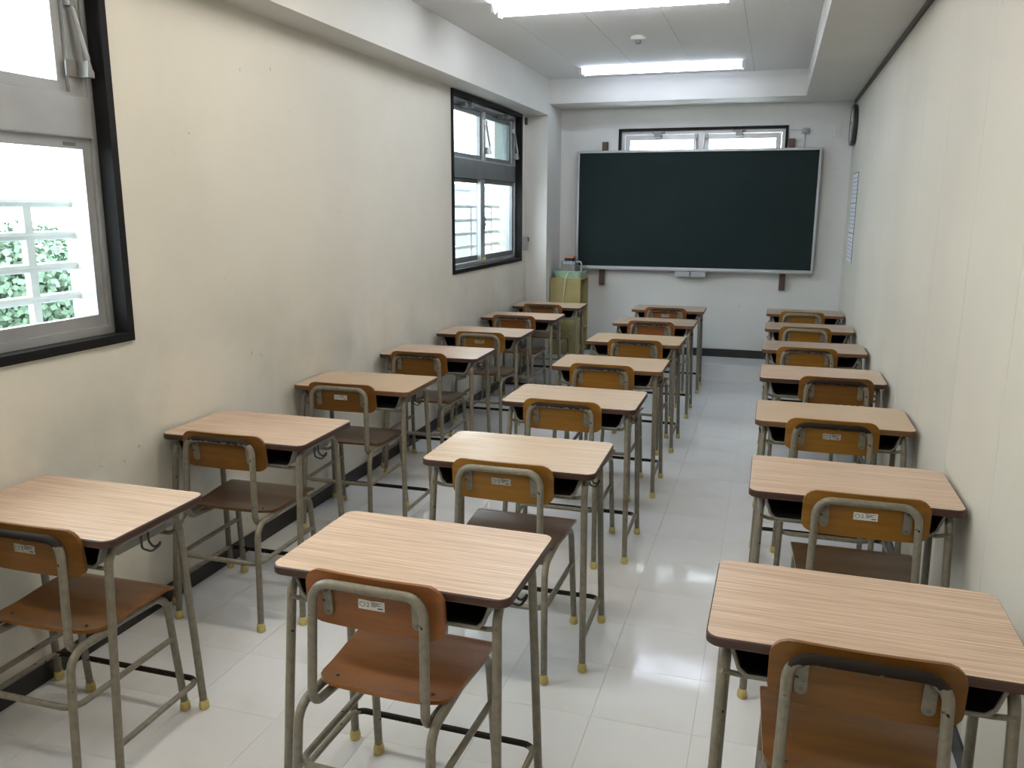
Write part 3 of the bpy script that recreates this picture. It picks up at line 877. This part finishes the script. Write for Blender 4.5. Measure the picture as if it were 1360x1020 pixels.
def build_chair_meshes():
    K = {}
    # backrest
    rows = []
    R_ = .042
    nx = 21
    for i in range(nx):
        u = -1 + 2 * i / (nx - 1)
        u = math.sin(u * math.pi / 2)
        x = u * BR_W / 2
        e = max(0, abs(x) - (BR_W / 2 - R_))
        cut = R_ - math.sqrt(max(0, R_ * R_ - e * e))
        zt, zb = BR_Z + BR_H / 2 - cut, BR_Z - BR_H / 2 + cut * .75
        rows.append([(x, back_y(x, zb + (zt - zb) * j / 4), zb + (zt - zb) * j / 4) for j in range(5)])
    mb = sheet(MB(), rows, (0, .0095, 0))
    K['backrest'] = mb.mesh('backrest', ['wood_amber'], True, 50)
    # seat: wider in front, rounded rear edge, saddle dip, rolled front
    rows = []
    ny = 19
    y0, y1 = .088, .425
    for j in range(ny):
        s = j / (ny - 1)
        s = .5 - .5 * math.cos(s * math.pi)
        y = y0 + (y1 - y0) * s
        half = .168 + .020 * s
        er, ef = .060, .030
        if y - y0 < er:
            d = er - (y - y0)
            half -= .085 * (1 - math.sqrt(max(0, 1 - (d / er) ** 2)))
        if y1 - y < ef:
            d = ef - (y1 - y)
            half -= .030 * (1 - math.sqrt(max(0, 1 - (d / ef) ** 2)))
        row = []
        for i in range(13):
            u = -1 + 2 * i / 12
            z = SEAT_Z - .011 * math.exp(-((s - .30) / .22) ** 2) * (1 - .5 * u * u) - .016 * max(0, (s - .86) / .14) ** 2
            z += .006 * max(0, (.10 - s) / .10)
            row.append((u * half, y, z))
        rows.append(row)
    K['seat'] = sheet(MB(), rows, (0, 0, -.010)).mesh('seat', ['seat_brown'], True, 50)
    K['rivet'] = MB().lathe([(.0042, SEAT_Z - .014), (.0042, SEAT_Z - .0002), (.0022, SEAT_Z + .0008)], 0, 0, 10).mesh('rivet', ['rivet'])
    # inverted-U side frames, split into rear and front leg
    zr = SEAT_Z - .026
    for s in (-1, 1):
        rear = [(s * .176, .0, .012), (s * .166, .030, zr), (s * .158, .22, zr)]
        front = [(s * .178, .424, .012), (s * .168, .390, zr), (s * .158, .22, zr)]
        K['rear%d' % s] = MB().tube(rear, .0112, .055, 12, k=6).mesh('leg', ['paint'])
        K['front%d' % s] = MB().tube(front, .0112, .055, 12, k=6).mesh('leg', ['paint'])
        for nm, p in (('rear', rear), ('front', front)):
            K['%sfoot%d' % (nm, s)] = MB().lathe([(.0135, 0), (.0158, .003), (.0155, .015), (.0130, .031), (.0120, .032)],
                                                 p[0][0], p[0][1], 14).mesh('rubber_foot', ['rubber'])
        # pressed bracket between tube and backrest
        x = s * .112
        pts = rrect(.024, .074, .011, 4)
        b = MB()
        vs = []
        for dy in (-.0075, -.0005):
            vs += [(x + px, back_y(x, BR_Z - .004 + pz) + dy, BR_Z - .004 + pz) for px, pz in pts]
        n = len(pts)
        b.add(vs, [(i, (i + 1) % n, n + (i + 1) % n, n + i) for i in range(n)] + [tuple(range(n - 1, -1, -1)), tuple(range(n, 2 * n))])
        K['bracket%d' % s] = b.mesh('bracket', ['paint'])
        for q, dz in enumerate((-.030, .022)):
            K['screw%d_%d' % (s, q)] = MB().lathe(
                [(.0042, back_y(x, BR_Z + dz) - .0072), (.0042, back_y(x, BR_Z + dz) - .0092), (.002, back_y(x, BR_Z + dz) - .0100)],
                x, BR_Z + dz, 10, axis='y').mesh('screw', ['rivet'])
    # back frame: inverted U with J-shaped feet that run forward under the seat
    zt = BR_Z + BR_H / 2 - .021
    yt = back_y(.10, zt) - .018
    pts = [(-.140, .190, zr - .020), (-.144, .052, zr - .012), (-.138, yt, zt), (.138, yt, zt), (.144, .052, zr - .012), (.140, .190, zr - .020)]
    K['back_frame'] = MB().tube(pts, .0112, [.040, .045, .045, .040], 12, k=7).mesh('back_frame', ['paint'])
    # stretcher: sides and rear bar in one bent tube
    zs = .250
    K['stretcher'] = MB().tube([(-.172, .405, zs), (-.168, .022, zs), (.168, .022, zs), (.172, .405, zs)], .0090, .040, 10, k=6).mesh('stretcher', ['paint'])
    # number sticker: ring mark, the figure 2, fine lines of print
    st = MB()
    y = BR_Y - .0012
    w, h, zc = .066, .023, BR_Z + .002
    st.box(-w / 2, w / 2, y, y + .0010, zc - h / 2, zc + h / 2, 0)
    for a in range(12):
        a0, a1 = 2 * math.pi * a / 12, 2 * math.pi * (a + 1) / 12
        cxx = -.0225
        q = []
        for aa, rr_ in ((a0, .0062), (a1, .0062), (a1, .0050), (a0, .0050)):
            q.append((cxx + rr_ * 1.2 * math.cos(aa), y - .0002, zc + rr_ * math.sin(aa)))
        st.add(q, [(0, 1, 2, 3)], 1)
    fc = bpy.data.curves.new('figure', 'FONT'); fc.body = '2'; fc.size = .015; fc.align_x = 'CENTER'; fc.align_y = 'CENTER'
    fo = bpy.data.objects.new('figure', fc); C.objects.link(fo)
    me = fo.to_mesh()
    st.add([(v.co.x - .0085, y - .0002, zc + v.co.y) for v in me.vertices], [tuple(p.vertices) for p in me.polygons], 1)
    fo.to_mesh_clear(); bpy.data.objects.remove(fo); bpy.data.curves.remove(fc)
    for k, (x0, x1, dz) in enumerate(((0, .026, .0070), (0, .018, .0040), (0, .022, .0010), (0, .012, -.0020), (.016, .028, -.0065))):
        st.box(x0, x1, y - .0002, y, zc + dz - .0007, zc + dz + .0007 + (.0014 if k == 4 else 0), 1)
    K['sticker'] = st.mesh('number_sticker', ['sticker', 'ink'], False)
    return K

CHAIR = build_chair_meshes()

def make_chair(x, y, rz, wood, seat, paint, sticker, label, group):
    t = thing('school_chair', label, 'chair', (x, y, 0), rz, group)
    s_ = link('seat', CHAIR['seat'], t); override(s_, 0, seat)
    for rx, ry in ((-.125, .135), (.125, .135), (-.150, .385), (.150, .385)):
        link('rivet', CHAIR['rivet'], s_, (rx, ry, 0))
    b = link('backrest', CHAIR['backrest'], t); override(b, 0, wood)
    if sticker:
        k = link('number_sticker', CHAIR['sticker'], b); override(k, 0, sticker)
    f = link('back_frame', CHAIR['back_frame'], t); override(f, 0, paint)
    for s in (-1, 1):
        for nm in ('rear', 'front'):
            l = link('leg', CHAIR['%s%d' % (nm, s)], t)
            link('rubber_foot', CHAIR['%sfoot%d' % (nm, s)], l)
        br = link('bracket', CHAIR['bracket%d' % s], t)
        for q in (0, 1):
            link('screw', CHAIR['screw%d_%d' % (s, q)], br)
    link('stretcher', CHAIR['stretcher'], t)
    return t

# ---------------------------------------------------------------- where they stand
# desk (x, y, turn in degrees) ; chair (x, y of backrest top)
ROWS = {
    'window-wall row': [
        (-1.866, 1.782, 0.6), (-1.862, 2.695, 0.9), (-1.867, 3.617, 1.0), (-1.862, 4.528, 1.2), (-1.859, 5.387, 1.2), (-1.857, 6.292, 1.5), (-1.848, 7.097, 2.0)],
    'middle row': [
        (-0.797, 1.789, -0.6), (-0.802, 2.696, 0.8), (-0.812, 3.604, 0.0), (-0.814, 4.485, 0.3), (-0.815, 5.383, -0.8), (-0.815, 6.292, 0.4), (-0.817, 7.186, 0.6)],
    'panelled-wall row': [
        (0.222, 1.765, -0.6), (0.276, 2.706, 0.0), (0.274, 3.599, 0.0), (0.276, 4.506, -0.1), (0.274, 5.406, 0.1), (0.281, 6.334, -0.5), (0.281, 7.251, -0.4)],
}
SEATS = {
    'window-wall row': [
        (-1.812, 1.562, 1.0), (-1.874, 2.500, 1.0), (-1.894, 3.400, 1.5), (-1.899, 4.312, 1.0), (-1.829, 5.178, 1.0), (-1.872, 6.095, 1.0), (-1.860, 6.945, 2.0)],
    'middle row': [
        (-0.812, 1.548, -1.5), (-0.800, 2.459, 0.0), (-0.827, 3.396, 0.0), (-0.828, 4.295, 0.0), (-0.795, 5.181, -0.8), (-0.821, 6.095, 0.0), (-0.825, 7.005, 0.0)],
    'panelled-wall row': [
        (0.216, 1.552, -1.0), (0.307, 2.498, 0.0), (0.267, 3.415, 0.0), (0.340, 4.328, 0.5), (0.233, 5.185, 0.0), (0.252, 6.145, 0.0), (0.255, 7.048, 0.0)],
}
TOPS = {
    'window-wall row': ['top_pink', 'top_pink', 'top_tan', 'top_pink', 'top_pink', 'top_pink', 'top_pink'],
    'middle row': ['top_pink', 'top_pale', 'top_pale', 'top_tan', 'top_tan', 'top_grey', 'top_grey'],
    'panelled-wall row': ['top_pink', 'top_pink', 'top_tan', 'top_pink', 'top_grey', 'top_grey', 'top_grey'],
}
WOODS = {   # backrest, seat, tube, sticker
    'window-wall row': [
        ('wood_brown', 'seat_amber', 'paint_very_worn', 'sticker_worn'), ('wood_brown', 'seat_brown', 'paint_worn', None),
        ('wood_brown', 'seat_brown', 'paint', 'sticker'), ('wood_brown', 'seat_brown', 'paint_worn', None),
        ('wood_amber', 'seat_brown', 'paint', 'sticker_worn'), ('wood_red', 'seat_brown', 'paint_worn', None),
        ('wood_red', 'seat_brown', 'paint_worn', None)],
    'middle row': [
        ('wood_red', 'seat_red', 'paint', 'sticker'), ('wood_amber', 'seat_brown', 'paint', 'sticker_worn'),
        ('wood_amber', 'seat_amber', 'paint_worn', None), ('wood_amber', 'seat_amber', 'paint_worn', None),
        ('wood_amber', 'seat_amber', 'paint_worn', None), ('wood_red', 'seat_brown', 'paint_worn', None),
        ('wood_red', 'seat_brown', 'paint_worn', 'sticker_worn')],
    'panelled-wall row': [
        ('wood_brown', 'seat_amber', 'paint_very_worn', None), ('wood_amber', 'seat_brown', 'paint', 'sticker'),
        ('wood_amber', 'seat_amber', 'paint_very_worn', 'sticker_worn'), ('wood_brown', 'seat_amber', 'paint_very_worn', None),
        ('wood_amber', 'seat_amber', 'paint_worn', None), ('wood_amber', 'seat_brown', 'paint', None),
        ('wood_amber', 'seat_brown', 'paint', None)],
}
ORD = ['seventh', 'sixth', 'fifth', 'fourth', 'third', 'second', 'first']
TOPWORD = {'top_pink': 'pinkish', 'top_tan': 'tan', 'top_pale': 'pale', 'top_grey': 'greyish'}
WOODWORD = {'wood_red': 'red-brown', 'wood_amber': 'amber', 'wood_brown': 'brown'}
for row in ROWS:
    for k in range(7):
        x, y, a = ROWS[row][k]
        top = TOPS[row][k]
        make_desk(x, y, math.radians(a), top, 'edge_amber' if top in ('top_tan', 'top_grey') else 'edge',
                  '%s woodgrain school desk, %s from the chalkboard in the %s' % (TOPWORD[top], ORD[k], row),
                  'school desks in three rows')
    for k in range(7):
        x, y, a = SEATS[row][k]
        wood, seat, paint, sticker = WOODS[row][k]
        y = min(y, ROWS[row][k][1] - .223)          # the backrest never reaches into the desk top
        make_chair(x, y - .082, math.radians(a), wood, seat, paint, sticker,
                   '%s plywood school chair at the %s desk from the chalkboard, %s' % (WOODWORD[wood], ORD[k], row),
                   'school chairs tucked under the desks')

# ================================================================ OUTSIDE
struct(MB().box(-90, XL - WALL_T - .3, -30, 120, -7.2, -7.0).obj('ground', 'ground', smooth=False))
def tree(x, y, top, rad, lab):
    t = thing('street_tree', lab, 'tree', (x, y, -7.0), 0, 'trees outside the windows')
    hgt = top + 7.0
    MB().tube([(0, 0, 0), (.1, .05, hgt * .45), (0, 0, hgt * .75)], .22, .3, 8, r_end=.08).obj('trunk', 'bark', t)
    rng = random.Random(int(x * 13 + y * 7))
    L = MB()
    blobs = [(rng.uniform(-.55, .55) * rad, rng.uniform(-.55, .55) * rad, hgt - rad * rng.uniform(.45, 1.3), rad * rng.uniform(.4, .62)) for _ in range(16)]
    blobs.append((0, 0, hgt - rad * .5, rad * .5))
    vs, fs = [], []
    for bx_, by_, bz_, br_ in blobs:
        for _ in range(1100):
            d = Vector((rng.gauss(0, 1), rng.gauss(0, 1), rng.gauss(0, 1))).normalized()
            c = Vector((bx_, by_, bz_)) + d * br_ * rng.uniform(.75, 1.0)
            u = Vector((rng.gauss(0, 1), rng.gauss(0, 1), rng.gauss(0, 1))).normalized()
            v = d.cross(u).normalized() * rng.uniform(.06, .11)
            w = (d * .4 + u).normalized() * rng.uniform(.06, .11)
            b = len(vs)
            vs += [tuple(c - v), tuple(c + w), tuple(c + v), tuple(c - w)]
            fs.append((b, b + 1, b + 2, b + 3))
    L.add(vs, fs)
    o = L.obj('foliage', 'leaf', t, smooth=False)
    o['kind'] = 'stuff'
    return t
TREES = [(-18.5, 14.8, 0.9, 3.0, 'round leafy tree outside the window beside the rearmost desks'),
         (-22.5, 21.3, 1.0, 3.4, 'tall dense leafy tree beyond the rounder tree outside the rear window')]
for x, y, z, r_, lab in TREES:
    tree(x, y, z, r_, lab)

def building(x, y, w, d, h, m, floors, cols, lab):
    """far house; its windows face the camera side (-y)"""
    t = thing('apartment_building', lab, 'building', (x, y, -7.0))
    MB().box(-w / 2, w / 2, 0, d, 0, h).obj('wall', m, t, smooth=False)
    MB().box(-w / 2 - .15, w / 2 + .15, -.15, d + .15, h, h + .35).obj('roof_parapet', m, t, smooth=False)
    cw, fh = w / cols, h / floors
    for f in range(floors):
        for c in range(cols):
            x0 = -w / 2 + c * cw + cw * .22
            z0 = f * fh + fh * .35
            wn = MB()
            frame_ring(wn, x0, x0 + cw * .56, z0, z0 + fh * .45, -.06, .02, .06)
            fo = wn.obj('window', 'rail', t, smooth=False)
            MB().box(x0 + .05, x0 + cw * .56 - .05, -.02, .01, z0 + .05, z0 + fh * .45 - .05).obj('pane', 'farglass', fo, smooth=False)
    return t
building(-25.5, 52, 9.5, 8, 9.7, 'concrete', 3, 4, 'grey concrete building seen through the window nearest the chalkboard')
building(-13.5, 60, 13.0, 9, 8.2, 'whitewall', 3, 5, 'white building beside the grey one outside the far window')
